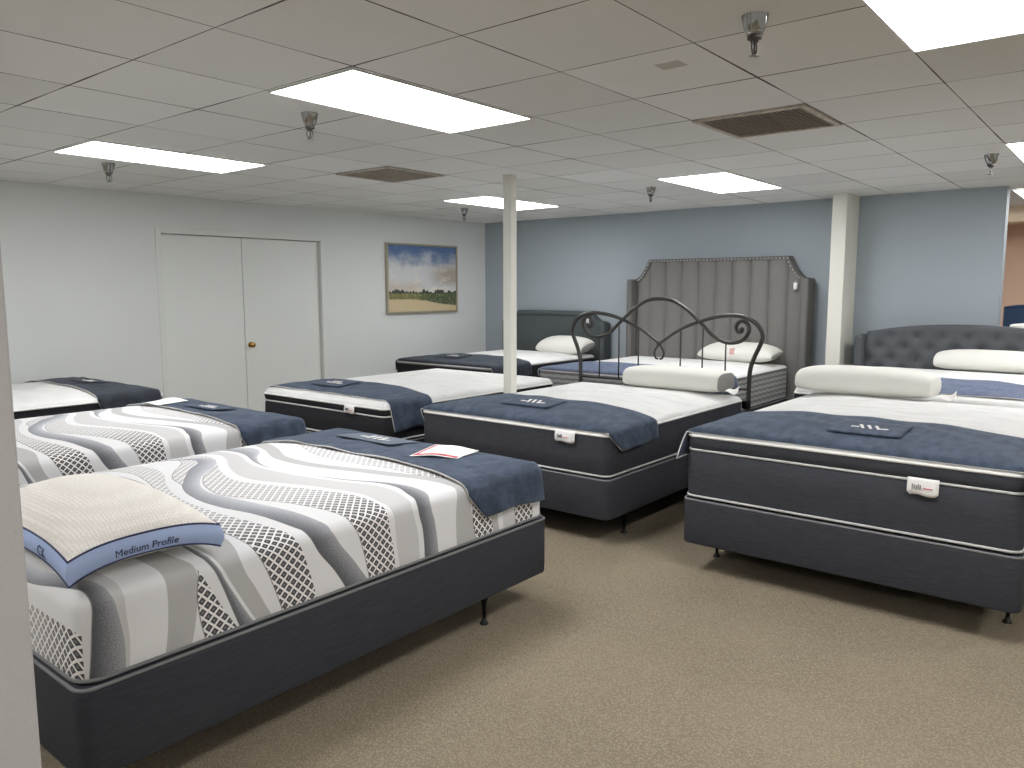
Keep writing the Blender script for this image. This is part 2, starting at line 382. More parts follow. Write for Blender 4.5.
M = dict(
 carpet=carpet(), ceil=ceiling_mat(), white_wall=plain('white_wall_paint', srgb(220, 223, 221), .75, 0, 60, .06, .002),
 blue_wall=plain('blue_grey_wall_paint', srgb(163, 172, 179), .75, 0, 60, .06, .002),
 peach_wall=plain('peach_wall_paint', srgb(238, 204, 178), .8, 0, 60, .06, .002),
 cream=plain('cream_paint', srgb(224, 222, 212), .6, 0, 50, .05, .002), cream2=plain('tan_header_paint', srgb(232, 212, 184), .7, 0, 40, .05),
 stucco=plain('textured_grey_plaster', srgb(186, 183, 182), .85, 0, 130, .5, .003),
 door=plain('white_door_paint', srgb(226, 229, 225), .5, 0, 30, .04, .002),
 trimw=plain('white_trim_paint', srgb(222, 225, 221), .5, 0, 30, .04, .002),
 brass=plain('brass', srgb(190, 150, 80), .25, 1, 40, .03), chrome=plain('chrome', srgb(168, 168, 168), .1, 1, 30, .02),
 char=charcoal(), char2=charcoal('dark_base_fabric', (54, 56, 62), (64, 66, 72)),
 char_dk=charcoal('near_black_fabric', (34, 34, 37), (44, 44, 47)),
 navy=velvet('navy_velvet', (42, 54, 71), (66, 79, 99)), slate=velvet('slate_blue_velvet', (78, 88, 112), (92, 102, 126)),
 black_navy=velvet('blue_black_velvet', (27, 31, 39), (40, 46, 57)), satin=plain('blue_grey_satin_patch', srgb(88, 99, 114), .45, 0, 300, .1),
 navy_patch=plain('navy_satin_patch', srgb(54, 64, 82), .5, 0, 300, .1),
 quilt=quilt(), white_fab=plain('white_fabric', srgb(222, 221, 214), .9, 0, 240, .2, .002), stripe=side_stripes(),
 wave=wave_print(), pip=plain('pale_grey_piping', srgb(190, 190, 188), .6, 0, 400, .2), pipw=plain('white_satin_piping', srgb(232, 230, 226), .45, 0, 300, .2),
 pipd=plain('grey_piping', srgb(120, 120, 122), .7, 0, 400, .2),
 knit=knit(), blue_band=plain('periwinkle_gusset', srgb(166, 186, 226), .6, 0, 300, .15, .002, .05), ink=plain('navy_ink', srgb(36, 44, 84), .6, 0, 200, .05),
 grey_gusset=plain('grey_mesh_gusset', srgb(150, 150, 146), .9, 0, 500, .5, .002, .2), paper=plain('white_label', srgb(240, 238, 236), .6, 0, 60, .05),
 pink=plain('faded_pink_print', srgb(206, 160, 154), .7, 0, 80, .05), red=plain('red_print', srgb(200, 76, 84), .6, 0, 80, .05), greyprint=plain('grey_print', srgb(120, 120, 124), .6, 0, 80, .05),
 iron=plain('dark_bronze_metal', srgb(76, 74, 72), .4, .7, 90, .15), steel=plain('black_steel', srgb(32, 30, 30), .45, .8, 90, .1),
 plastic=plain('black_plastic_glide', srgb(22, 22, 22), .5, 0, 60, .05),
 hgrey=plain('grey_upholstery_linen', srgb(120, 118, 115), .95, 0, 420, .35, .002, .06), hdark=plain('grey_wing_linen', srgb(108, 107, 105), .95, 0, 420, .35, .002, .06),
 hchar=plain('charcoal_upholstery', srgb(78, 84, 86), .95, 0, 420, .35, .002, .06), tuft=plain('slate_grey_upholstery', srgb(84, 87, 91), .95, 0, 420, .35, .002, .06),
 navy_up=plain('navy_upholstery', srgb(30, 52, 78), .9, 0, 420, .3, .002, .05), nail=plain('silver_nailhead', srgb(205, 203, 198), .3, .9, 60, .03),
 lens=emit('lit_light_diffuser', (.985, .988, 1.0, 1), 11.0), lframe=plain('white_light_frame', srgb(225, 225, 222), .5, 0, 40, .03),
 vent=plain('dusty_vent_metal', srgb(190, 182, 170), .8, .0, 30, .2, .002, .15), ventdk=plain('dark_duct', srgb(150, 144, 136), .9, 0, 40, .1),
 gilt=plain('pale_gilt_frame', srgb(176, 168, 148), .45, .3, 60, .15), canvas=painted_landscape(),
)

# ------------------------------------------------------------------ the setting
HC = 2.44
bm = newbox(-3.8, 12.2, -4.2, 8.2, -.1, 0); struct('floor', bm, M['carpet'])

bm = bmesh.new()      # suspended ceiling: every tile sags a little between the grid bars
S = .61
gx = [2.17 + S * i for i in range(-10, 17)]; gy = [2.606 + S * j for j in range(-12, 10)]
K = 4
for i in range(len(gx) - 1):
    for j in range(len(gy) - 1):
        fx_ = (abs(gx[i] - 2.17) < .01 or abs(gx[i] - 2.78) < .01 or abs(gx[i] - 5.83) < .01 or abs(gx[i] - 6.44) < .01 or abs(gx[i] + 1.49) < .01 or abs(gx[i] + .88) < .01) and min(abs(gy[j] - q) for q in (-2.274, .166, 2.606, 5.046)) < .02
        vt_ = abs(gx[i] - 4.0) < .02 and min(abs(gy[j] - q) for q in (1.386, 4.436)) < .02
        sag = 0 if fx_ or vt_ or gx[i] > 8 else random.uniform(0, .007) if random.random() < .7 else random.uniform(.006, .012)
        rows = []
        for a in range(K + 1):
            rows.append([])
            for b in range(K + 1):
                s_ = math.sin(PI * a / K) * math.sin(PI * b / K)
                rows[-1].append((gx[i] + S * a / K, gy[j] + S * b / K, HC - sag * s_))
        grid(bm, rows)
bmesh.ops.remove_doubles(bm, verts=bm.verts, dist=1e-4)
bmesh.ops.recalc_face_normals(bm, faces=bm.faces)
ceil = struct('ceiling', bm, M['ceil'], smooth=True)

LW = Matrix.Translation((0, 7.62, 0)) @ Matrix.Rotation(-.053, 4, 'Z')     # the left wall runs a little askew
DX0, DX1, DZ = 3.775, 5.575, 2.075
bm = bmesh.new()
box(bm, -3.9, DX0, 0, .14, 0, HC + .02); box(bm, DX1, 8.4, 0, .14, 0, HC + .02); box(bm, DX0, DX1, 0, .14, DZ, HC + .02)
w = struct('wall_left', bm, M['white_wall']); w.matrix_world = LW
struct('wall_back', newbox(8.25, 8.4, 1.05, 7.4, 0, HC + .02), M['blue_wall'])
struct('wall_front', newbox(-3.8, -3.65, -4.2, 8.0, 0, HC + .02), M['white_wall'])
struct('wall_right', newbox(-3.8, 12.1, -4.2, -4.05, 0, HC + .02), M['white_wall'])
struct('wall_far', newbox(11.2, 11.35, -4.2, 7.4, 0, HC + .02), M['peach_wall'])
struct('wall_beyond', newbox(8.4, 11.3, 3.6, 3.75, 0, HC + .02), M['peach_wall'])
struct('wall_header', newbox(10.3, 10.6, -4.0, 3.6, 2.27, HC), M['cream2'])
struct('trim_1', newbox(8.243, 8.407, 1.042, 1.05, 0, HC - .003, bev=.002), M['blue_wall'])
struct('wall_pillar', newbox(.24, .545, 1.675, 1.98, 0, HC - .002, bev=.006), M['stucco'])
struct('wall_column', newbox(7.85, 8.25, 2.285, 2.42, 0, HC - .002, bev=.004), M['cream'])
struct('support_column', newbox(4.885, 4.965, 3.985, 4.065, 0, HC - .002, bev=.006), M['cream'])

d = thing('door_1', 'pair of plain white swing doors with a brass knob in the white wall', 'door', matrix=LW); d['kind'] = 'structure'
DM = 4.635
link_mesh('door_leaf', newbox(DX0 + .004, DM - .003, .045, .085, .012, DZ - .006, bev=.003), M['door'], d, False)
lf = link_mesh('door_leaf', newbox(DM + .003, DX1 - .004, .045, .085, .012, DZ - .006, bev=.003), M['door'], d, False)
bm = bmesh.new(); lathe(bm, [(.030, 0), (.030, .006), (.012, .010), (.012, .03), (.024, .036), (.029, .048), (.026, .06), (.012, .066)], n=20)
bmesh.ops.transform(bm, matrix=Matrix.Translation((DM + .06, .045, .95)) @ Matrix.Rotation(PI / 2, 4, 'X'), verts=bm.verts)
link_mesh('door_knob', bm, M['brass'], lf)
bm = bmesh.new()
box(bm, DX0 - .055, DX0, -.012, .0, 0, DZ + .055, bev=.003); box(bm, DX1, DX1 + .055, -.012, .0, 0, DZ + .055, bev=.003); box(bm, DX0, DX1, -.012, .0, DZ, DZ + .055, bev=.003)
link_mesh('door_casing', bm, M['trimw'], d, False)
bm = newbox(-3.6, DX0 - .06, -.012, 0, 0, .09, bev=.003); box(bm, DX1 + .06, 8.2, -.012, 0, 0, .09, bev=.003)
o = struct('baseboard_left', bm, M['trimw']); o.matrix_world = LW
struct('baseboard_back', newbox(8.238, 8.25, 1.06, 7.18, 0, .09, bev=.003), M['trimw'])

# ------------------------------------------------------------------ ceiling things
def ceiling_light(x0, y0, label, detail=True):
    t = thing('ceiling_light', label, 'ceiling light', 'fluorescent troffers in the ceiling grid', (x0 + .61, y0 + .305, HC))
    bm = bmesh.new(); w, l, f = .300, .605, .008
    box(bm, -l, l, -w, -w + f, -.012, -.001); box(bm, -l, l, w - f, w, -.012, -.001)
    box(bm, -l, -l + f, -w + f, w - f, -.012, -.001); box(bm, l - f, l, -w + f, w - f, -.012, -.001)
    link_mesh('light_frame', bm, M['lframe'], t, False)
    link_mesh('diffuser', newbox(-l + f, l - f, -w + f, w - f, -.010, -.003, bev=.002), M['lens'], t, False)
LX = (2.17, 5.83); LY = (.166, 2.606, 5.046)
lab = {(0, 0): 'lit rectangular ceiling light in the top right corner, largest of all',
       (0, 1): 'lit rectangular ceiling light overhead, in front of the larger left sprinkler',
       (0, 2): 'lit rectangular ceiling light nearest the white double doors',
       (1, 0): 'lit ceiling light cut by the right edge, beside a chrome sprinkler',
       (1, 1): 'lit ceiling light above the tall grey channel headboard',
       (1, 2): 'lit ceiling light seen behind the top of the thin white post'}
for i, x in enumerate(LX):
    for j, y in enumerate(LY): ceiling_light(x, y, lab[i, j])
ceiling_light(8.57, .44, 'lit ceiling light in the peach room beyond the blue wall')
for x, y in ((-1.49, -2.274), (2.17, -2.274), (5.83, -2.274), (-1.49, .166), (-1.49, 2.606), (-1.49, 5.046)):
    ceiling_light(x, y, 'lit rectangular ceiling light out of view in the same grid')

def ceiling_vent(x0, y0, label):
    t = thing('ceiling_vent', label, 'vent', 'return air vents in the ceiling', (x0 + .305, y0 + .305, HC))
    a = .302; bm = bmesh.new()
    for s in (-1, 1):
        box(bm, -a, a, s * a - (.03 if s > 0 else 0), s * a + (.03 if s < 0 else 0), -.012, -.001)
        box(bm, s * a - (.03 if s > 0 else 0), s * a + (.03 if s < 0 else 0), -a + .03, a - .03, -.012, -.001)
    link_mesh('vent_frame', bm, M['vent'], t, False)
    link_mesh('backing', newbox(-a + .03, a - .03, -a + .03, a - .03, -.004, -.002), M['ventdk'], t, False)
    bm = bmesh.new()
    for k in range(22):
        y = -a + .042 + k * (2 * a - .084) / 21
        r = bmesh.ops.create_cube(bm, size=1, matrix=Matrix.Translation((0, y, -.009)) @ Matrix.Rotation(.6, 4, 'X') @ Matrix.Diagonal((2 * a - .06, .016, .002, 1)))
    link_mesh('grille', bm, M['vent'], t, False)
ceiling_vent(4.0, 1.386, 'dusty square ceiling vent nearer the right side, the larger one')
ceiling_vent(4.0, 4.436, 'dusty square ceiling vent between the lights over the left beds')

def sprinkler(x, y, label):
    t = thing('fire_sprinkler', label, 'sprinkler', 'chrome fire sprinklers', (x, y, HC))
    bm = bmesh.new(); lathe(bm, [(.046, -.001), (.045, -.006), (.036, -.045), (.030, -.056), (.029, -.058), (.028, -.066), (.022, -.068)], n=24)
    link_mesh('escutcheon', bm, M['chrome'], t)
    bm = bmesh.new(); lathe(bm, [(.024, -.066), (.024, -.080), (.014, -.084), (.012, -.092)], n=16)
    for s in (-1, 1): tube(bm, catmull([(s * .010, 0, -.088), (s * .019, 0, -.098), (s * .018, 0, -.116), (s * .007, 0, -.128), (0, 0, -.131)], 4), .0035, 8)
    link_mesh('sprinkler_body', bm, M['iron'], t)
    bm = bmesh.new(); tube(bm, [(0, 0, -.09), (0, 0, -.128)], .003, 8); link_mesh('glass_bulb', bm, M['steel'], t)
    bm = bmesh.new(); lathe(bm, [(.006, -.129), (.017, -.133), (.018, -.135), (.004, -.139)], n=16); link_mesh('deflector', bm, M['chrome'], t)
for x, y, l in ((2.63, 1.09, 'chrome ceiling sprinkler at the top, the largest one'), (2.58, 3.45, 'chrome ceiling sprinkler left of the big middle light'),
                (2.64, 5.9, 'chrome ceiling sprinkler under the light by the double doors'), (6.28, 3.51, 'small chrome sprinkler left of the light over the grey headboard'),
                (6.27, .9, 'chrome ceiling sprinkler near the right edge over the tufted bed'), (6.57, 6.03, 'tiny chrome sprinkler left of the thin white post')):
    sprinkler(x, y, l)

# ------------------------------------------------------------------ painting
t = thing('painting', 'square landscape painting of clouds over green fields on the white wall', 'painting', matrix=LW @ Matrix.Translation((7.09, 0, 1.235)))
bm = bmesh.new(); pw, ph, f = .595, .87, .022
box(bm, -pw, -pw + f, -.045, -.002, 0, ph, bev=.002); box(bm, pw - f, pw, -.045, -.002, 0, ph, bev=.002)
box(bm, -pw + f, pw - f, -.045, -.002, 0, f, bev=.002); box(bm, -pw + f, pw - f, -.045, -.002, ph - f, ph, bev=.002)
link_mesh('picture_frame', bm, M['gilt'], t, False)
link_mesh('canvas', newbox(-pw + f + .004, pw - f - .004, -.036, -.004, f + .004, ph - f - .004, bev=.003), M['canvas'], t, False)

# ------------------------------------------------------------------ beds
class Bed:
    def __init__(s, x0, x1, y0, y1, zb, z0, zt, crown=.05, R=.05):
        s.x0, s.x1, s.y0, s.y1, s.zb, s.z0, s.zt, s.c, s.R = x0, x1, y0, y1, zb, z0, zt, crown, R
    def hd(s, d):
        z = s.zt
        if d < s.R: z -= s.R - math.sqrt(max(0, s.R ** 2 - (s.R - d) ** 2))
        k = min(1, d / .5)
        return z + s.c * (1 - (1 - k) ** 2)
    def h(s, x, y):
        return s.hd(max(0, min(x - s.x0, s.x1 - x, y - s.y0, s.y1 - y)))

def ring(b, d, r, nc=8, ne=14, out=0):
    x0, x1, y0, y1 = b.x0 + d - out, b.x1 - d + out, b.y0 + d - out, b.y1 - d + out
    r = max(r - d, .012) + out; P = []
    cs = [(x1 - r, y0 + r, -PI / 2), (x1 - r, y1 - r, 0), (x0 + r, y1 - r, PI / 2), (x0 + r, y0 + r, PI)]
    for i, (cx, cy, a0) in enumerate(cs):
        for k in range(nc + 1):
            a = a0 + PI / 2 * k / nc; P.append((cx + r * math.cos(a), cy + r * math.sin(a)))
        nx, ny, na = cs[(i + 1) % 4]
        q = (nx + r * math.cos(na), ny + r * math.sin(na)); p = P[-1]
        for k in range(1, ne): P.append((p[0] + (q[0] - p[0]) * k / ne, p[1] + (q[1] - p[1]) * k / ne))
    return P

def stack(bm, rings, close_top=True, close_bot=True):
    V = [[bm.verts.new((x, y, z)) for x, y in P] for P, z in rings]
    n = len(V[0])
    for A, B in zip(V, V[1:]):
        for k in range(n): bm.faces.new((A[k], A[(k + 1) % n], B[(k + 1) % n], B[k]))
    if close_bot: bm.faces.new(V[0][::-1])
    if close_top: bm.faces.new(V[-1])
    return V

DS = [.003, .008, .016, .026, .038, .05, .08, .13, .2, .28, .36, .45, .55, .64]
def top_rings(b, r=.07, start=0):
    out = []
    for d in DS:
        if d >= start and d < (b.y1 - b.y0) / 2 - .02: out.append((ring(b, d, r), b.hd(d)))
    return out

def piping(b, z, r, parent, mat, name='piping', out=0.0, rc=.07, d=0):
    bm = bmesh.new(); tube(bm, [(x, y, z) for x, y in ring(b, d, rc, out=out)], r, 8, closed=True)
    return link_mesh(name, bm, mat, parent)

def origin(t, b):  # parts are written in room coordinates; the Empty stands at the thing's base
    for c in list(t.children_recursive):
        if c.parent == t: c.matrix_parent_inverse = t.matrix_basis.inverted()

def box_spring(b, label, mat, group='charcoal box springs'):
    t = thing('box_spring', label, 'box spring', group, ((b.x0 + b.x1) / 2, (b.y0 + b.y1) / 2, b.zb))
    q = Bed(b.x0 - .012, b.x1 + .012, b.y0 - .012, b.y1 + .012, 0, 0, 0)
    bm = bmesh.new(); r = .045
    stack(bm, [(ring(q, .012, r), b.zb), (ring(q, .003, r), b.zb + .004), (ring(q, 0, r), b.zb + .012), (ring(q, 0, r), b.z0 - .03), (ring(q, .001, r), b.z0 - .018), (ring(q, .010, r), b.z0 - .006), (ring(q, .02, r), b.z0 - .004)])
    sharp(link_mesh('upholstered_box', bm, mat, t), 50)
    piping(q, b.z0 - .010, .006, t, M['pipd'], 'welt', rc=r, d=.004)
    origin(t, b)
    return t

def bed_frame(b, label, group='low steel bed frames', inner=1):
    t = thing('bed_frame', label, 'bed frame', group, ((b.x0 + b.x1) / 2, (b.y0 + b.y1) / 2, 0))
    z = b.zb - .001
    for y in (b.y0 + .07, b.y1 - .07):
        link_mesh('side_rail', newbox(b.x0 + .12, b.x1 - .12, y - .018, y + .018, z - .032, z, bev=.003), M['steel'], t, False)
    for x in (b.x0 + .44, (b.x0 + b.x1) / 2, b.x1 - .44):
        link_mesh('cross_rail', newbox(x - .016, x + .016, b.y0 + .09, b.y1 - .09, z - .03, z - .002, bev=.003), M['steel'], t, False)
    xs = (b.x0 + .3, b.x1 - .385)
    if b.x1 < 3.2: inner = 0
    for x in xs:
        for y in (b.y0 + .06, b.y1 - .06):
            if x == xs[inner]: y += .28 if y < (b.y0 + b.y1) / 2 else -.28
            bm = bmesh.new(); lathe(bm, [(.024, z - .001), (.024, z - .02), (.014, z - .05), (.009, z - .06), (.009, .012)], (x, y, 0), 14)
            l = link_mesh('leg', bm, M['steel'], t)
            bm = bmesh.new(); lathe(bm, [(.009, .03), (.013, .014), (.020, .006), (.020, .0)], (x, y, 0), 16)
            link_mesh('glide', bm, M['plastic'], l)
    origin(t, b)

def law_tag(t, b, y0, y1, z1, z0, xoff=-.014, prints=True):
    bm = bmesh.new(); x = b.x0 + xoff; rows = []
    for j in range(7):
        k = j / 6; ins = 0 if k < .8 else .012 * ((k - .8) / .2) ** 2
        rows.append([(x - .006 * math.sin(k * 2.4) - .003 * math.sin(i * .9), y0 + ins + (y1 - y0 - 2 * ins) * i / 6, z1 + (z0 - z1) * k - .003 * math.sin(i * 1.1) * k) for i in range(7)])
    grid(bm, rows)
    o = link_mesh('label_tag', bm, M['paper'], t); o['label'] = 'white sewn label'
    m = o.modifiers.new('thick', 'SOLIDIFY'); m.thickness = .0015; m.offset = 0
    if prints:
        bm = bmesh.new(); yl = y1 - .02; zz = (z0 + z1) / 2
        for k in range(5): box(bm, x - .0125, x - .0085, yl - .006 - k * .008, yl - .002 - k * .008, zz - .012 + .004 * (k % 2), zz + .012 - .003 * (k % 3))
        link_mesh('printed_mark', bm, M['greyprint'], o, False)
        bm = newbox(x - .0125, x - .0085, yl - .085, yl - .048, zz - .006, zz - .003); link_mesh('printed_line', bm, M['red'], o, False)
    return o

def mattress(b, label, kind, group=None, tagspec=None, pillowtop=False):
    t = thing('mattress', label, 'mattress', group, ((b.x0 + b.x1) / 2, (b.y0 + b.y1) / 2, b.z0))
    r = .065 if kind == 'wave' else .05
    if kind == 'wave':
        bm = bmesh.new(); stack(bm, [(ring(b, .02, r), b.z0), (ring(b, .004, r), b.z0 + .004), (ring(b, 0, r), b.z0 + .014)] + [(ring(b, 0, r), z) for z in lin(b.z0 + .05, b.zt - b.R, 5)] + top_rings(b, r))
        uv = bm.loops.layers.uv.new('UVMap'); bm.normal_update()
        du, dv = getattr(b, 'shift', (0, 0))
        for f in bm.faces:
            c = f.calc_center_median(); dd = {'y0': c.y - b.y0, 'y1': b.y1 - c.y, 'x0': c.x - b.x0, 'x1': b.x1 - c.x}
            side = min(dd, key=dd.get)
            for l in f.loops:
                x, y, z = l.vert.co; s = max(0, b.zt - z)
                if side == 'y0': u, v = x, y - s
                elif side == 'y1': u, v = x, y + s
                elif side == 'x0': u, v = x - s, y
                else: u, v = x + s, y
                l[uv].uv = (u - du, v - dv)
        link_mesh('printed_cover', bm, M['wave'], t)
        piping(b, b.z0 + .008, .006, t, M['pipd'], 'bottom_piping', rc=r)
    else:
        side = {'char': M['char'], 'dark': M['char_dk'], 'stripe': M['stripe']}[kind]
        zs = b.zt - b.R
        if pillowtop:
            zg = b.z0 + (zs - b.z0) * .78
            rg = [(ring(b, .012, r), b.z0 + .002), (ring(b, .001, r), b.z0 + .012), (ring(b, 0, r), b.z0 + .03), (ring(b, -.004, r), (b.z0 + zg) / 2), (ring(b, 0, r), zg - .014), (ring(b, .014, r), zg)]
            bm = bmesh.new(); stack(bm, rg, close_top=False); link_mesh('side_panel', bm, side, t)
            bm = bmesh.new(); stack(bm, [(ring(b, .014, r), zg), (ring(b, .002, r), zg + .012), (ring(b, -.004, r), zg + .04), (ring(b, 0, r), zs)], False, False); link_mesh('pillow_top_border', bm, side, t)
            piping(b, zg, .0065, t, M['pip'], 'seam_piping', rc=r, d=.004)
        else:
            bm = bmesh.new(); stack(bm, [(ring(b, .012, r), b.z0 + .002), (ring(b, .001, r), b.z0 + .012), (ring(b, -.002, r), (b.z0 + zs) / 2), (ring(b, 0, r), zs)], close_top=False)
            link_mesh('side_panel', bm, side, t)
        bm = bmesh.new(); stack(bm, [(ring(b, 0, r), zs)] + [(ring(b, d, r), z - .0) for (P, z), d in ((tr, dd) for tr, dd in zip(top_rings(b, r), DS))], close_bot=False)
        link_mesh('quilted_top', bm, M['quilt'], t)
        piping(b, zs + .002, .0075, t, M['pipw'] if kind != 'stripe' and b is not F else M['pipd'], 'top_piping', rc=r)
        piping(b, b.z0 + .012, .0065, t, M['pip'], 'bottom_piping', rc=r)
        if tagspec: law_tag(t, b, *tagspec)
    origin(t, b)
    return t

def throw(b, x0, x1, label, mat, zr=None, zl=None, slant=.1, slant2=0, patch=None, patch_mat=None, group='velvet throws across the mattresses', seed=0, back=None, logo=True):
    """a runner laid across the bed; zr/zl: height of its hem on the near / far long side"""
    t = thing('throw_blanket', label, 'throw', group, ((x0 + x1) / 2, (b.y0 + b.y1) / 2, b.zt))
    W = b.y1 - b.y0; rnd = random.Random(seed); ph = [rnd.uniform(0, 6) for _ in range(6)]
    path = []       # (y, d-or-None, z-or-None, hang fraction)
    zs = b.zt - b.R
    for k in range(6): path.append((b.y0 - .006, zr + (zs - zr) * k / 6, 1 - k / 6, -1)) if zr else None
    ds = [.0005, .003, .008, .015, .024, .036, .05, .075, .11, .16]
    ys = [b.y0 + d for d in ds] + lin(b.y0 + .22, b.y1 - .22, 22) + [b.y1 - d for d in ds[::-1]]
    for y in ys: path.append((y, None, 0, 0))
    for k in range(1, 7): path.append((b.y1 + .006, zs + (zl - zs) * k / 6, k / 6, 1)) if zl else None
    NX = 22; rows = []
    for y, z, hf, side in path:
        row = []
        xa = x0 + (slant * hf); xb = x1 + slant2 * hf
        if back: xb += (back - x1) * max(0, min(1, (y - b.y0) / W)) 
        for i in range(NX + 1):
            f = i / NX; x = xa + (xb - xa) * f
            x_ = x + .006 * math.sin(y * 5 + ph[0]) * (1 if 0 < i else .4)
            wr = .0035 * (math.sin(31 * x_ + 9 * math.sin(2.3 * y + ph[1]) + ph[2]) * .6 + math.sin(17 * y + 6 * math.sin(5 * x_ + ph[3])) * .6) + .0035
            if side == 0:
                d = max(0.0, min(x - b.x0, b.x1 - x, y - b.y0, b.y1 - y)); wr *= min(1, d / .05)
                row.append((x_, y + (-.004 if y - b.y0 < .012 else .004 if b.y1 - y < .012 else 0), b.h(x, y) + .004 + wr))
            else:
                row.append((x_, y + side * (.002 + .014 * hf * (.5 + .5 * math.sin(26 * x + ph[4])) + .008 * hf), z + .004 + .010 * hf * math.sin(9 * x + ph[5])))
        rows.append(row)
    bm = bmesh.new(); grid(bm, rows); bm.normal_update()
    if sum(f.normal.z for f in bm.faces) < 0: bmesh.ops.reverse_faces(bm, faces=bm.faces)
    o = link_mesh('cloth', bm, mat, t); m = o.modifiers.new('thick', 'SOLIDIFY'); m.thickness = .007; m.offset = 1
    edge = rows[0][:] + [r[-1] for r in rows[1:]] + rows[-1][-2::-1] + [r[0] for r in rows[-2:0:-1]]
    bm = bmesh.new(); tube(bm, [(x, y, z + .003) for x, y, z in edge], .0042, 8, closed=True); link_mesh('edge_piping', bm, M['pip'], t)
    if patch:
        px0, px1, py0, py1 = patch; n = 10
        H = lambda x, y: b.h(x, y) + .0215
        bm = bmesh.new(); R_ = []
        for i in range(n + 1): R_.append([(px0 + (px1 - px0) * j / n, py0 + (py1 - py0) * i / n, H(px0 + (px1 - px0) * j / n, py0 + (py1 - py0) * i / n)) for j in range(n + 1)])
        grid(bm, R_); bm.normal_update()
        if sum(f.normal.z for f in bm.faces) < 0: bmesh.ops.reverse_faces(bm, faces=bm.faces)
        pt = link_mesh('emblem_patch', bm, patch_mat or M['satin'], t); m = pt.modifiers.new('thick', 'SOLIDIFY'); m.thickness = .003; m.offset = 1
        if logo:
            cx, cy = (px0 + px1) / 2, (py0 + py1) / 2; bm = bmesh.new(); s = (py1 - py0) / .42
            strokes = [((-.02, .105), (-.02, .06), .011)] + [((.045, .065 - .045 * k), (-.045, .03 - .045 * k), .010) for k in range(3)] + [((-.035, -.05), (-.02, -.11), .010)]
            for (ax, ay), (bx, by), wd in strokes:
                A = Vector((cx + ax * s, cy + ay * s)); B = Vector((cx + bx * s, cy + by * s)); dn = (B - A).normalized(); pn = Vector((-dn.y, dn.x)) * wd * s
                q = [A + pn, A - pn, B - pn * .8, B + pn * .8]
                lo = [bm.verts.new((p.x, p.y, H(p.x, p.y) + .0035)) for p in q]; hi = [bm.verts.new((p.x, p.y, H(p.x, p.y) + .0052)) for p in q]
                bm.faces.new(hi); bm.faces.new(lo[::-1])
                for k in range(4): bm.faces.new((lo[k], lo[(k + 1) % 4], hi[(k + 1) % 4], hi[k]))
            bmesh.ops.recalc_face_normals(bm, faces=bm.faces)
            link_mesh('emblem', bm, M['pipw'], pt, False)
    origin(t, b)
    return t

def pillow(cx, cy, z, L, D, H, label, rot=0, tagc=None, tilt=0, mat=None, endmat=None, mark=None, end=.62, n=2.4):
    """firm foam pillow, long axis along y, rounded front and back, blunt sewn ends"""
    t = thing('pillow', label, 'pillow', 'white foam pillows', (cx, cy, z), rot); t.rotation_euler = (0, tilt, rot)
    A = [-1, -.985, -.955, -.9, -.8, -.65, -.4, -.15, .15, .4, .65, .8, .9, .955, .985, 1]
    NS = 28; bm = bmesh.new(); R_ = []
    for a in A:
        k = end + (1 - end) * (1 - abs(a) ** 3.2) ** .6; kd = .86 + .14 * (1 - abs(a) ** 3) ** .5
        pts = []
        for i in range(NS):
            th = 2 * PI * i / NS; c, s = math.cos(th), math.sin(th)
            x = D / 2 * kd * math.copysign(abs(c) ** (2 / n), c); zz = H / 2 * k * math.copysign(abs(s) ** (2 / n), s)
            if zz < 0: zz *= .62 
            pts.append((x, a * L / 2, zz + H * .31 * .98))
        R_.append([bm.verts.new(p) for p in pts])
    for P, Q in zip(R_, R_[1:]):
        for i in range(NS): bm.faces.new((P[i], P[(i + 1) % NS], Q[(i + 1) % NS], Q[i]))
    bmesh.ops.recalc_face_normals(bm, faces=bm.faces)
    E = [[v.co.copy() for v in R_[0]], [v.co.copy() for v in R_[-1]]]
    link_mesh('cushion', bm, mat or M['white_fab'], t)
    for s, ring_ in ((-1, E[0]), (1, E[1])):
        bm = bmesh.new(); c = sum(ring_, Vector()) / NS
        r0 = [bm.verts.new(p) for p in ring_]; r1 = [bm.verts.new(c + (p - c) * .75 + Vector((0, s * .010, 0))) for p in ring_]
        for i in range(NS): bm.faces.new((r0[i], r0[(i + 1) % NS], r1[(i + 1) % NS], r1[i]))
        bm.faces.new(r1); bmesh.ops.recalc_face_normals(bm, faces=bm.faces)
        link_mesh('end_panel', bm, endmat or M['white_fab'], t)
    if tagc:   # loose sewn tag at the near right end
        bm = bmesh.new(); sx, sy = tagc
        rows = [[(sx - .02 + .04 * i / 4, sy - .03 - .12 * j / 6, .012 + .012 * math.sin(j * 1.1) + .055 * (i / 4) * (j / 6)) for i in range(5)] for j in range(7)]
        grid(bm, rows); o = link_mesh('sewn_tag', bm, M['paper'], t); m = o.modifiers.new('thick', 'SOLIDIFY'); m.thickness = .0015; m.offset = 0
    if mark:
        y0, y1, mt = mark; bm = bmesh.new(); rows = []
        for j in range(7):
            th = PI - .15 - .55 * j / 6; c, s = math.cos(th), math.sin(th)
            rows.append([(D / 2 * math.copysign(abs(c) ** (2 / n), c) - .003, y0 + (y1 - y0) * i / 3, H / 2 * abs(s) ** (2 / n) + H * .31 + .002) for i in range(4)])
        grid(bm, rows); o = link_mesh('printed_label', bm, mt, t); m = o.modifiers.new('thick', 'SOLIDIFY'); m.thickness = .001; m.offset = 0
    return t

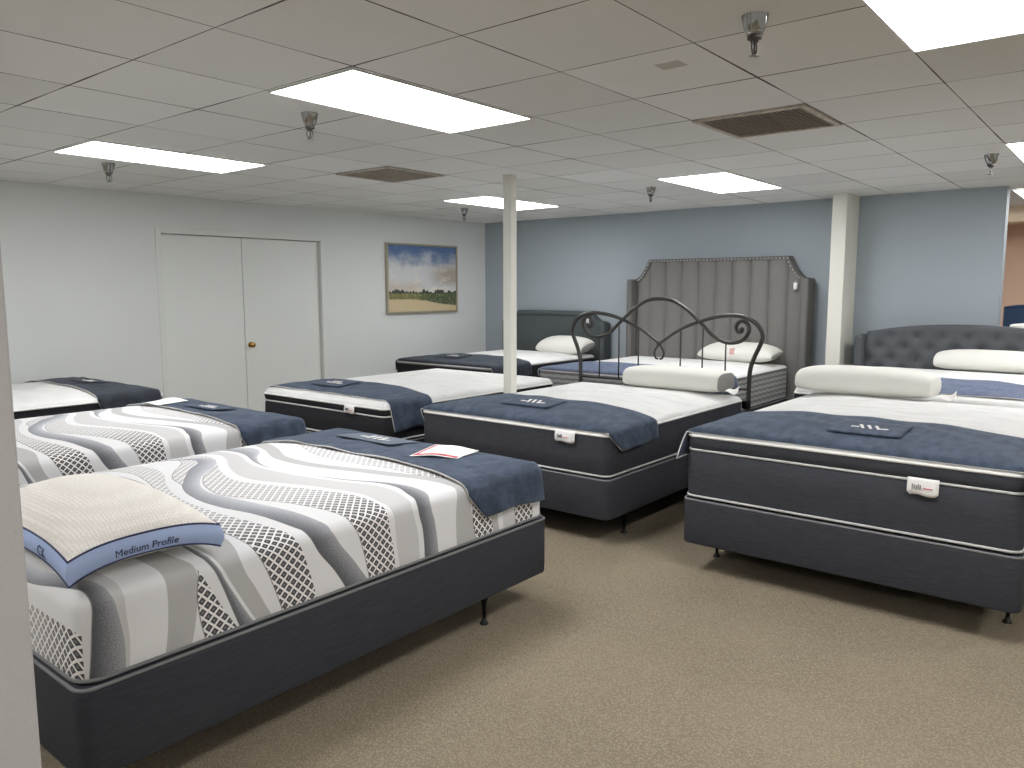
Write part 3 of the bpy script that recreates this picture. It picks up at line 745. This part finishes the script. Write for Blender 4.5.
def hang_tag(name, parent, y, x, z, h=.05, w=.022):
    bm = bmesh.new(); rows = [[(x - .004 * math.sin(j * .8), y - w / 2 + w * i / 2, z - h * j / 5) for i in range(3)] for j in range(6)]
    grid(bm, rows); o = link_mesh(name, bm, M['paper'], parent); m = o.modifiers.new('thick', 'SOLIDIFY'); m.thickness = .0015; m.offset = 0
    bm = bmesh.new(); tube(bm, [(x + .004, y, z + .02), (x, y, z - .004)], .0015, 6); link_mesh('string', bm, M['paper'], o)

A = Bed(.825, 2.965, 2.205, 3.76, .155, .435, .685, .045, .045)
B = Bed(.96, 3.05, 4.22, 5.72, .155, .435, .685, .045, .045); B.shift = (.14, 2.02)
Cb = Bed(.9, 2.96, 5.90, 7.32, .155, .435, .745, .045, .03)
D = Bed(3.75, 5.85, 4.25, 5.78, .155, .41, .70, .055, .04)
E_ = Bed(3.86, 5.84, 2.41, 3.975, .155, .41, .69, .06, .026)
F = Bed(6.05, 8.02, 5.20, 6.64, .155, .43, .735, .04, .03)
G = Bed(3.81, 5.84, .335, 1.882, .155, .41, .77, .05, .022)
H = Bed(6.2, 8.05, 2.85, 4.70, .155, .42, .745, .045, .028)
I = Bed(6.0, 7.95, .42, 2.08, .155, .45, .785, .05)

names = [(A, 'under the near wave print mattress with the blue edged pillow', 'char2'), (B, 'under the wave print mattress second from the camera on the left', 'char2'),
         (Cb, 'under the white mattress at the left wall', 'char_dk'), (D, 'under the white mattress beside the double doors', 'char_dk'),
         (E_, 'under the mattress with the scrolled metal headboard', 'char'), (F, 'under the mattress in the far corner', 'char_dk'),
         (G, 'under the large pillow top mattress at right', 'char'), (H, 'under the mattress with the tall channel headboard', 'char'),
         (I, 'under the mattress with the tufted headboard', 'char')]
for b, l, m in names:
    box_spring(b, 'charcoal fabric box spring ' + l, M[m])
    bed_frame(b, 'black steel bed frame ' + l.replace('under', 'below'))

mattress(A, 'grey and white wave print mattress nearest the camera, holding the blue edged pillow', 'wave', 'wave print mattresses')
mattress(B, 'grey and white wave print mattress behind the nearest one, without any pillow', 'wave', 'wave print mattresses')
mattress(Cb, 'white topped mattress with black sides against the left white wall', 'dark', 'plain white topped mattresses')
mattress(D, 'white topped black sided mattress beyond the double doors with a hanging throw', 'dark', 'plain white topped mattresses', (4.56, 4.68, .665, .605), pillowtop=True)
mattress(E_, 'white topped charcoal mattress in front of the scrolled metal headboard', 'char', 'plain white topped mattresses', (2.635, 2.785, .672, .603))
mattress(F, 'white topped black sided mattress in the far corner with the dark headboard', 'dark', 'plain white topped mattresses')
mattress(G, 'large charcoal pillow top mattress at right with two rows of pale piping', 'char', 'plain white topped mattresses', (.655, .785, .69, .612), pillowtop=True)
mattress(H, 'white topped mattress with grey striped sides under the tall channel headboard', 'stripe', 'plain white topped mattresses')
mattress(I, 'white topped mattress in front of the button tufted grey headboard', 'char', 'plain white topped mattresses')

throw(A, 2.41, 2.93, 'navy velvet throw with white paper on the nearest wave print mattress', M['navy'], .53, .55, .10, 0, (2.62, 2.84, 2.93, 3.36), M['satin'], seed=1)
throw(B, 2.57, 3.03, 'navy throw hanging on the second wave print mattress, under a white sheet', M['navy'], .56, .56, .04, 0, (2.66, 2.84, 4.68, 5.06), M['navy'], seed=2)
throw(Cb, 2.46, 2.93, 'blue black throw on the mattress against the left wall', M['black_navy'], .60, .62, .05, 0, (2.6, 2.78, 6.4, 6.75), M['black_navy'], seed=3)
throw(D, 3.81, 4.24, 'navy throw hanging low over the mattress beside the double doors', M['navy'], .49, .5, .03, 0, (3.93, 4.17, 4.98, 5.36), M['navy'], seed=4)
throw(E_, 3.8635, 4.44, 'navy throw on the mattress with the scrolled metal headboard', M['navy'], .57, .46, .11, -.02, (4.08, 4.33, 3.02, 3.42), M['navy'], seed=5, back=4.47)
throw(F, 6.053, 6.72, 'black throw on the far corner mattress by the painting', M['black_navy'], .60, .60, .03, 0, (6.25, 6.5, 5.85, 6.2), M['black_navy'], seed=6)
throw(G, 3.8135, 4.5, 'wide navy throw with emblem on the big right mattress', M['navy'], .63, .63, -.06, 0, (4.0, 4.28, .87, 1.21), M['navy'], seed=7, back=4.48)
throw(H, 6.204, 6.72, 'slate blue throw seen through the spindles of the metal headboard', M['slate'], .62, .66, .02, 0, None, seed=8)
throw(I, 6.06, 6.74, 'slate blue throw on the tufted bed, behind the front pillow', M['slate'], .62, .62, .02, 0, None, seed=9)

# sheets of paper lying on the throws
def sheet(b, pts, label, red=True):
    cx = sum(p[0] for p in pts) / 4; cy = sum(p[1] for p in pts) / 4
    t = thing('price_sheet', label, 'paper', 'paper sheets on the throws', (cx, cy, b.h(cx, cy) + .02))
    n = 8
    def P(i, j, e=0):
        a, c = i / n, j / n
        x = (pts[0][0] * (1 - a) + pts[1][0] * a) * (1 - c) + (pts[3][0] * (1 - a) + pts[2][0] * a) * c
        y = (pts[0][1] * (1 - a) + pts[1][1] * a) * (1 - c) + (pts[3][1] * (1 - a) + pts[2][1] * a) * c
        return (x, y, b.h(x, y) + .018 + .014 * a * a + .008 * (1 - math.cos(2 * PI * c)) * .5 + e)
    bm = bmesh.new(); grid(bm, [[P(i, j) for j in range(n + 1)] for i in range(n + 1)])
    bm.normal_update()
    if sum(f.normal.z for f in bm.faces) < 0: bmesh.ops.reverse_faces(bm, faces=bm.faces)
    o = link_mesh('paper_sheet', bm, M['paper'], t); m = o.modifiers.new('thick', 'SOLIDIFY'); m.thickness = .001; m.offset = 0
    if red:
        bm = bmesh.new()
        grid(bm, [[P(i, j * .9 + .4, .0012) for j in range(9)] for i in (.4, 1.3)]); grid(bm, [[P(i * .9 + .4, j, .0012) for i in range(9)] for j in (.3, .7)])
        r = link_mesh('red_border', bm, M['red'], t); m = r.modifiers.new('thick', 'SOLIDIFY'); m.thickness = .0006; m.offset = 0
    origin(t, b)
sheet(A, [(2.50, 2.66), (2.80, 2.78), (2.84, 2.52), (2.63, 2.47)], 'white paper sheet with a red border on the nearest navy throw')
sheet(B, [(2.52, 5.42), (2.78, 5.50), (2.80, 5.24), (2.56, 5.20)], 'plain white paper sheet on the second throw, by the left wall', False)

# ------------------------------------------------------------------ pillows
pillow(5.68, 2.90, E_.h(5.6, 2.72) + .004, .83, .37, .215, 'white foam pillow with grey ends against the scrolled metal headboard', endmat=M['grey_gusset'], tagc=(-.08, -.40), end=.78, n=3.4)
pillow(5.68, 1.47, G.h(5.6, 1.6) + .004, .86, .40, .235, 'long white pillow on the big right mattress, its tag sticking out', tagc=(-.06, -.41), end=.66, n=2.9)
pillow(7.84, 5.52, F.h(7.8, 5.45) + .0, .68, .36, .25, 'white pillow with a grey end leaning on the far corner headboard', endmat=M['grey_gusset'], tilt=-.2, end=.35)
pillow(7.84, 3.29, H.h(7.8, 3.2) + .01, .80, .38, .24, 'white pillow with a small red mark under the tall channel headboard', mark=(-.02, .03, M['pink']), endmat=M['grey_gusset'], end=.22, tilt=-.12)
pillow(7.76, 1.00, I.h(7.7, 1.2) + .004, .84, .40, .23, 'white pillow lying against the button tufted headboard')

# the wide pillow with the blue gusset
def gusset_pillow():
    t = thing('pillow', 'cream knitted pillow with a pale blue gusset lettered in navy', 'pillow', None, (1.055, 2.63, A.zt + .045))
    LX_, LY_ = .226, .385; zb, zt_ = .018, .076
    def plan(a, b):  # edges curve in between pointed corners
        return (LX_ * a * (1 - .07 * (1 - b * b)), LY_ * b * (1 - .06 * (1 - a * a)))
    def dome(a, b): return max(0, (1 - abs(a) ** 2.0)) ** .62 * max(0, (1 - abs(b) ** 2.2)) ** .62
    def seam(a, b, lo):   # the seam dips at the corners
        q = (abs(a) * abs(b)) ** 3
        return (zb + .002 - .034 * q) if lo else (zt_ + .006 - .026 * q)
    n = 26; U = [math.sin(PI / 2 * (-1 + 2 * i / n)) for i in range(n + 1)]
    def P(a, b, top):
        x, y = plan(a, b)
        return (x, y, seam(a, b, False) + .105 * dome(a, b)) if top else (x, y, max(.006, seam(a, b, True) - .05 * dome(a, b)))
    bm = bmesh.new(); grid(bm, [[P(a, b, True) for a in U] for b in U]); bm.normal_update()
    link_mesh('knitted_top', bm, M['knit'], t)
    bm = bmesh.new(); grid(bm, [[P(a, b, False) for b in U] for a in U]); link_mesh('underside', bm, M['white_fab'], t)
    loop = [(u, -1) for u in U[:-1]] + [(1, u) for u in U[:-1]] + [(u, 1) for u in U[:0:-1]] + [(-1, u) for u in U[:0:-1]]
    def G_(a, b, k):
        x, y = plan(a, b); lo, hi = seam(a, b, True), seam(a, b, False); bul = 1 + .045 * math.sin(PI * k)
        return (x * bul, y * (1 + .03 * math.sin(PI * k)), lo + (hi - lo) * k)
    bm = bmesh.new(); V = [[bm.verts.new(G_(a, b, k)) for a, b in loop] for k in lin(0, 1, 6)]
    m = len(loop)
    for P_, Q_ in zip(V, V[1:]):
        for i in range(m): bm.faces.new((P_[i], P_[(i + 1) % m], Q_[(i + 1) % m], Q_[i]))
    bmesh.ops.recalc_face_normals(bm, faces=bm.faces)
    g = link_mesh('gusset', bm, M['blue_band'], t); g['label'] = 'pale blue side band'
    for k in (0, 1):
        bm = bmesh.new(); tube(bm, [G_(a, b, k) for a, b in loop], .0032, 8, closed=True); link_mesh('navy_piping', bm, M['ink'], t)
    def lettering(txt, size, fn, name):
        cu = bpy.data.curves.new(name, 'FONT'); cu.body = txt; cu.size = size; cu.extrude = 0; cu.resolution_u = 3
        ob = bpy.data.objects.new(name, cu); COL.objects.link(ob)
        bpy.context.view_layer.update()
        me = bpy.data.meshes.new_from_object(ob.evaluated_get(bpy.context.evaluated_depsgraph_get()))
        bpy.data.objects.remove(ob)
        wd = max(v.co.x for v in me.vertices)
        for v in me.vertices: v.co = fn(v.co.x - wd / 2, v.co.y)
        me.materials.append(M['ink']); o = bpy.data.objects.new(name, me); COL.objects.link(o); o.parent = g
        md = o.modifiers.new('thick', 'SOLIDIFY'); md.thickness = .001; md.offset = 0
        return o
    def front(x, z):
        a = (x - .0) / LX_; k = min(.95, max(.05, (z + .011) / (zt_ - zb)))
        p = Vector(G_(a, -1, k)); return p + Vector((0, -.0012, 0))
    lettering('Medium Profile', .030, front, 'lettering')
    def leftside(x, z):
        b = (-x - .19) / LY_; k = min(.95, max(.05, (z + .012) / (zt_ - zb)))
        p = Vector(G_(-1, b, k)); return p + Vector((-.0012, 0, 0))
    lettering('CK', .044, leftside, 'lettering')
gusset_pillow()

# ------------------------------------------------------------------ headboards
t = thing('headboard', 'dark bronze metal headboard with scrolled arches and thin spindles', 'headboard', 'headboards', (5.92, 3.2, 0))
ARCH = [(0, 1.452), (.07, 1.448), (.148, 1.425), (.267, 1.352), (.384, 1.249), (.499, 1.149), (.611, 1.106), (.718, 1.123), (.777, 1.184), (.78, 1.243), (.738, 1.280), (.695, 1.268), (.677, 1.230), (.694, 1.198), (.724, 1.200), (.73, 1.217)]
SWEEP = [(0, 1.07), (.056, 1.114), (.193, 1.2), (.346, 1.262), (.494, 1.306), (.639, 1.324), (.746, 1.312), (.843, 1.264), (.893, 1.188), (.888, 1.121), (.836, 1.001), (.806, .9), (.80, .76), (.80, .6), (.80, .3), (.80, .004)]
def yz(p, s): return (0, -s * p[0], p[1])
full = [yz(p, -1) for p in ARCH[:0:-1]] + [yz(p, 1) for p in ARCH]
bm = bmesh.new(); tube(bm, catmull(full, 7), .0155, 12); link_mesh('arch', bm, M['iron'], t)
for s in (-1, 1):
    bm = bmesh.new(); C_ = catmull([yz(p, s) for p in SWEEP], 7); K_ = len(C_)
    tube(bm, C_, [.011 + .0065 * min(1, i / (K_ * .35)) for i in range(K_)], 12); link_mesh('post', bm, M['iron'], t)
    for k, zlo, zhi in ((.2, .735, 1.185), (.397, .735, 1.215), (.597, .735, 1.10)):
        bm = bmesh.new(); tube(bm, [(0, -s * k, zlo), (0, -s * k, zhi)], .0065, 8); link_mesh('spindle', bm, M['iron'], t)
    bm = bmesh.new(); bmesh.ops.create_uvsphere(bm, u_segments=12, v_segments=8, radius=.022, matrix=Matrix.Translation((0, -s * .725, 1.213))); link_mesh('scroll_ball', bm, M['iron'], t)
    bm = newbox(-.085, -.0, -s * .80 - .02, -s * .80 + .02, .60, .66, bev=.003); link_mesh('mounting_bracket', bm, M['steel'], t, False)
    bm = bmesh.new(); tube(bm, catmull([(0, 0, 1.07), (0, -s * .036, 1.02), (0, -s * .044, .985), (0, -s * .030, .95), (0, -s * .008, .945)], 6), .009, 8); link_mesh('centre_curl', bm, M['iron'], t)
bm = bmesh.new(); tube(bm, [(0, -.80, .74), (0, .80, .74)], .008, 8); link_mesh('lower_rail', bm, M['iron'], t)
bm = bmesh.new(); bmesh.ops.create_uvsphere(bm, u_segments=12, v_segments=8, radius=.026, matrix=Matrix.Translation((0, 0, 1.075)) @ Matrix.Diagonal((.8, 1, .8, 1))); link_mesh('centre_collar', bm, M['iron'], t)
hang_tag('hang_tag', t, .72, -.012, 1.27, .055, .03)

def at(t, y, z=0):
    for c in list(t.children):
        c.matrix_parent_inverse = t.matrix_basis.inverted()

t = thing('headboard', 'tall grey headboard with vertical channels, scooped corners and silver nailheads', 'headboard', 'headboards', (8.13, 3.715, 0))
yc, c1, c2 = 3.703, .803, .975
def topH(y):
    q = abs(y - yc)
    if q <= c1: return 1.868
    k = min(1, (q - c1) / (c2 - c1)); return 1.648 + .22 * (1 - math.sin(k * PI / 2)) 
def frontH(y, z):
    q = abs(y - yc)
    if q < c1 + 1e-6: return 8.09 - .038 * abs(math.sin(PI * (y - yc + c1) / .2008)) ** .38
    return 8.085 - .022 * max(0, math.sin(PI * (q - c1) / (c2 - c1))) ** .5
ys = [yc - c2 + (c2 - c1) * i / 8 for i in range(8)] + [yc - c1 + 2 * c1 * i / 80 for i in range(81)] + [yc + c1 + (c2 - c1) * i / 8 for i in range(1, 9)]
bm = slab(bmesh.new(), ys, .02, topH, frontH, 8.2, 16); sharp(link_mesh('channel_panel', bm, M['hgrey'], t), 50)
outl = [(yc - c2, topH(yc - c2))] + [(y, topH(y)) for y in ys[1:-1]] + [(yc + c2, topH(yc + c2))]
bm = bmesh.new()
inn = []
for i, (y, z) in enumerate(outl):
    q = abs(y - yc); k = 0 if q <= c1 else 1
    dy = -.02 * math.copysign(k, y - yc); inn.append((y + dy, z - .032))
r0 = [(8.046, y, z + .006) for y, z in outl]; r1 = [(8.046, y, z) for y, z in inn]; r2 = [(8.2, y, z + .006) for y, z in outl]; r3 = [(8.09, y, z - .004) for y, z in inn]
grid(bm, [r3, r1, r0, r2]); bmesh.ops.recalc_face_normals(bm, faces=bm.faces); sharp(link_mesh('border_trim', bm, M['hdark'], t), 40)
bm = bmesh.new(); acc = 0; last = None
for (y0, z0), (y1, z1) in zip(outl, inn):
    p = Vector((8.044, (y0 + y1) / 2, (z0 + z1) / 2))
    if last is None or (p - last).length >= .024:
        bmesh.ops.create_icosphere(bm, subdivisions=1, radius=.0072, matrix=Matrix.Translation(p)); last = p
    
link_mesh('nailhead_trim', bm, M['nail'], t)
for s in (-1, 1):
    y = yc + s * (c2 + .038)
    bm = newbox(7.96, 8.2, y - .036, y + .036, .0, 1.648, bev=.025, seg=4); sharp(link_mesh('wing', bm, M['hdark'], t), 60)
at(t, 0)
hang_tag('hang_tag', t, 2.80, 8.02, 1.60, .075, .04)
for c in t.children:
    if c.name.startswith('hang_tag'): c.matrix_parent_inverse = t.matrix_basis.inverted()

t = thing('headboard', 'charcoal upholstered headboard with clipped corners in the far corner', 'headboard', 'headboards', (8.15, 5.925, 0))
yc2, wF = 5.925, .78
def topF(y):
    q = abs(y - yc2); return interp([(0, 1.262), (.54, 1.262), (.575, 1.245), (.625, 1.19), (.68, 1.147), (wF, 1.13)], q)
ysF = [yc2 - wF + 2 * wF * i / 64 for i in range(65)]
bm = slab(bmesh.new(), ysF, .0, topF, lambda y, z: 8.115, 8.22, 8); sharp(link_mesh('upholstered_panel', bm, M['hchar'], t), 50)
ob = [(y, topF(y)) for y in ysF]; bm = bmesh.new()
ib = [(yc2 + (y - yc2) * .94, z - .05) for y, z in ob]
grid(bm, [[(8.118, y, z - .004) for y, z in ib], [(8.098, y, z) for y, z in ib], [(8.092, y, z - .01) for y, z in ob], [(8.10, y, z + .004) for y, z in ob], [(8.22, y, z + .004) for y, z in ob]])
bmesh.ops.recalc_face_normals(bm, faces=bm.faces); sharp(link_mesh('padded_border', bm, M['hchar'], t), 50)
for s in (-1, 1):
    bm = newbox(8.07, 8.225, yc2 + s * .775 - .03, yc2 + s * .775 + .03, 0, 1.128, bev=.015, seg=3); sharp(link_mesh('wing', bm, M['hchar'], t), 60)
at(t, 0)

t = thing('headboard', 'grey button tufted headboard with a gently arched top at right', 'headboard', 'headboards', (8.05, 1.25, 0))
def topI(y):
    q = abs(y - 1.25) / .84; return 1.210 - .085 * q ** 2.2
def frontI(y, z):
    q1 = (y - 1.857) / .213 + (z - 1.095) / .22; q2 = (y - 1.857) / .213 - (z - 1.095) / .22
    tufted = (abs(math.sin(PI * q1 * .5 + PI * .0)) * abs(math.sin(PI * q2 * .5)))
    e = min(1, (topI(y) - z) / .03)
    dist = min(math.hypot(y - (1.857 - .213 * (i + .5 * (k % 2))), (z - (1.095 - .11 * k))) for i in range(-3, 9) for k in range(5))
    return 7.985 - .045 * (1 - math.exp(-(dist / .05) ** 1.4)) * max(.25, e) ** .5
ysI = [1.25 - .83 + 1.66 * i / 110 for i in range(111)]
bm = slab(bmesh.new(), ysI, .5, topI, frontI, 8.1, 40); sharp(link_mesh('tufted_panel', bm, M['tuft'], t), 60)
for k in range(3):
    for i in range(-1, 8):
        y, z = 1.857 - .213 * (i + .5 * (k % 2)), 1.095 - .11 * k
        if .46 < y < 2.04:
            bm = bmesh.new(); bmesh.ops.create_uvsphere(bm, u_segments=10, v_segments=6, radius=.012, matrix=Matrix.Translation((7.982, y, z)) @ Matrix.Diagonal((.5, 1, 1, 1))); link_mesh('button', bm, M['tuft'], t)
for s in (-1, 1):
    y = 1.25 + s * .875
    bm = newbox(7.87, 8.1, y - .04, y + .04, 0, 1.10, bev=.03, seg=4); sharp(link_mesh('wing', bm, M['tuft'], t), 60)
link_mesh('back_leg', newbox(8.03, 8.1, .45, .53, 0, .5, bev=.004), M['steel'], t, False)
link_mesh('back_leg', newbox(8.03, 8.1, 1.97, 2.05, 0, .5, bev=.004), M['steel'], t, False)
at(t, 0)

# bed in the room beyond the blue wall
J = Bed(9.0, 10.0, -.25, 1.2, .155, .42, .80, .03)
bed_frame(J, 'black steel bed frame in the peach room beyond the blue wall')
box_spring(J, 'charcoal box spring in the peach room beyond the blue wall', M['char'])
mattress(J, 'white mattress in the peach room beyond the blue wall', 'char', 'plain white topped mattresses')
t = thing('headboard', 'navy upholstered headboard in the peach room beyond the blue wall', 'headboard', 'headboards', (10.07, .5, 0))
bm = slab(bmesh.new(), lin(-.24, 1.22, 40), 0, lambda y: 1.37 - .1 * (abs(y - .49) / .73) ** 6 * .3, lambda y, z: 10.03, 10.14, 8); sharp(link_mesh('upholstered_panel', bm, M['navy_up'], t), 50)
bm = bmesh.new(); tube(bm, [(10.035, y, 1.355 - .1 * (abs(y - .49) / .73) ** 6 * .3) for y in lin(-.23, 1.21, 40)], .012, 8); link_mesh('welt', bm, M['navy_up'], t)
at(t, 0)
pillow(9.78, .72, J.h(9.8, .7) + .17, .8, .36, .16, 'white pillow propped on the navy headboard beyond the blue wall', tilt=1.05)

# ------------------------------------------------------------------ camera, world, view
cam = bpy.data.cameras.new('camera'); co = bpy.data.objects.new('camera', cam); COL.objects.link(co)
cam.sensor_width = 36; cam.lens = 778.6 * 36 / 1024; cam.clip_start = .05
yaw, pitch = .68269, -.120157
fw = Vector((math.cos(yaw) * math.cos(pitch), math.sin(yaw) * math.cos(pitch), math.sin(pitch)))
rt = Vector((math.sin(yaw), -math.cos(yaw), 0)); up = rt.cross(fw)
roll = -.00107
rt2 = rt * math.cos(roll) + up * math.sin(roll); up2 = -rt * math.sin(roll) + up * math.cos(roll)
co.matrix_world = Matrix(((rt2.x, up2.x, -fw.x, 0), (rt2.y, up2.y, -fw.y, 0), (rt2.z, up2.z, -fw.z, 2.44 - .9129), (0, 0, 0, 1)))
sc = bpy.context.scene; sc.camera = co
wd = bpy.data.worlds.new('world'); sc.world = wd; wd.use_nodes = True
wd.node_tree.nodes['Background'].inputs[0].default_value = (.5, .5, .5, 1); wd.node_tree.nodes['Background'].inputs[1].default_value = .1
sc.view_settings.view_transform = 'Standard'; sc.view_settings.look = 'None'; sc.view_settings.gamma = 1; sc.view_settings.use_curve_mapping = False
sc.view_settings.exposure = .47
sc.cycles.use_denoising = True
sc.cycles.max_bounces = 10; sc.cycles.diffuse_bounces = 6; sc.cycles.sample_clamp_indirect = 6
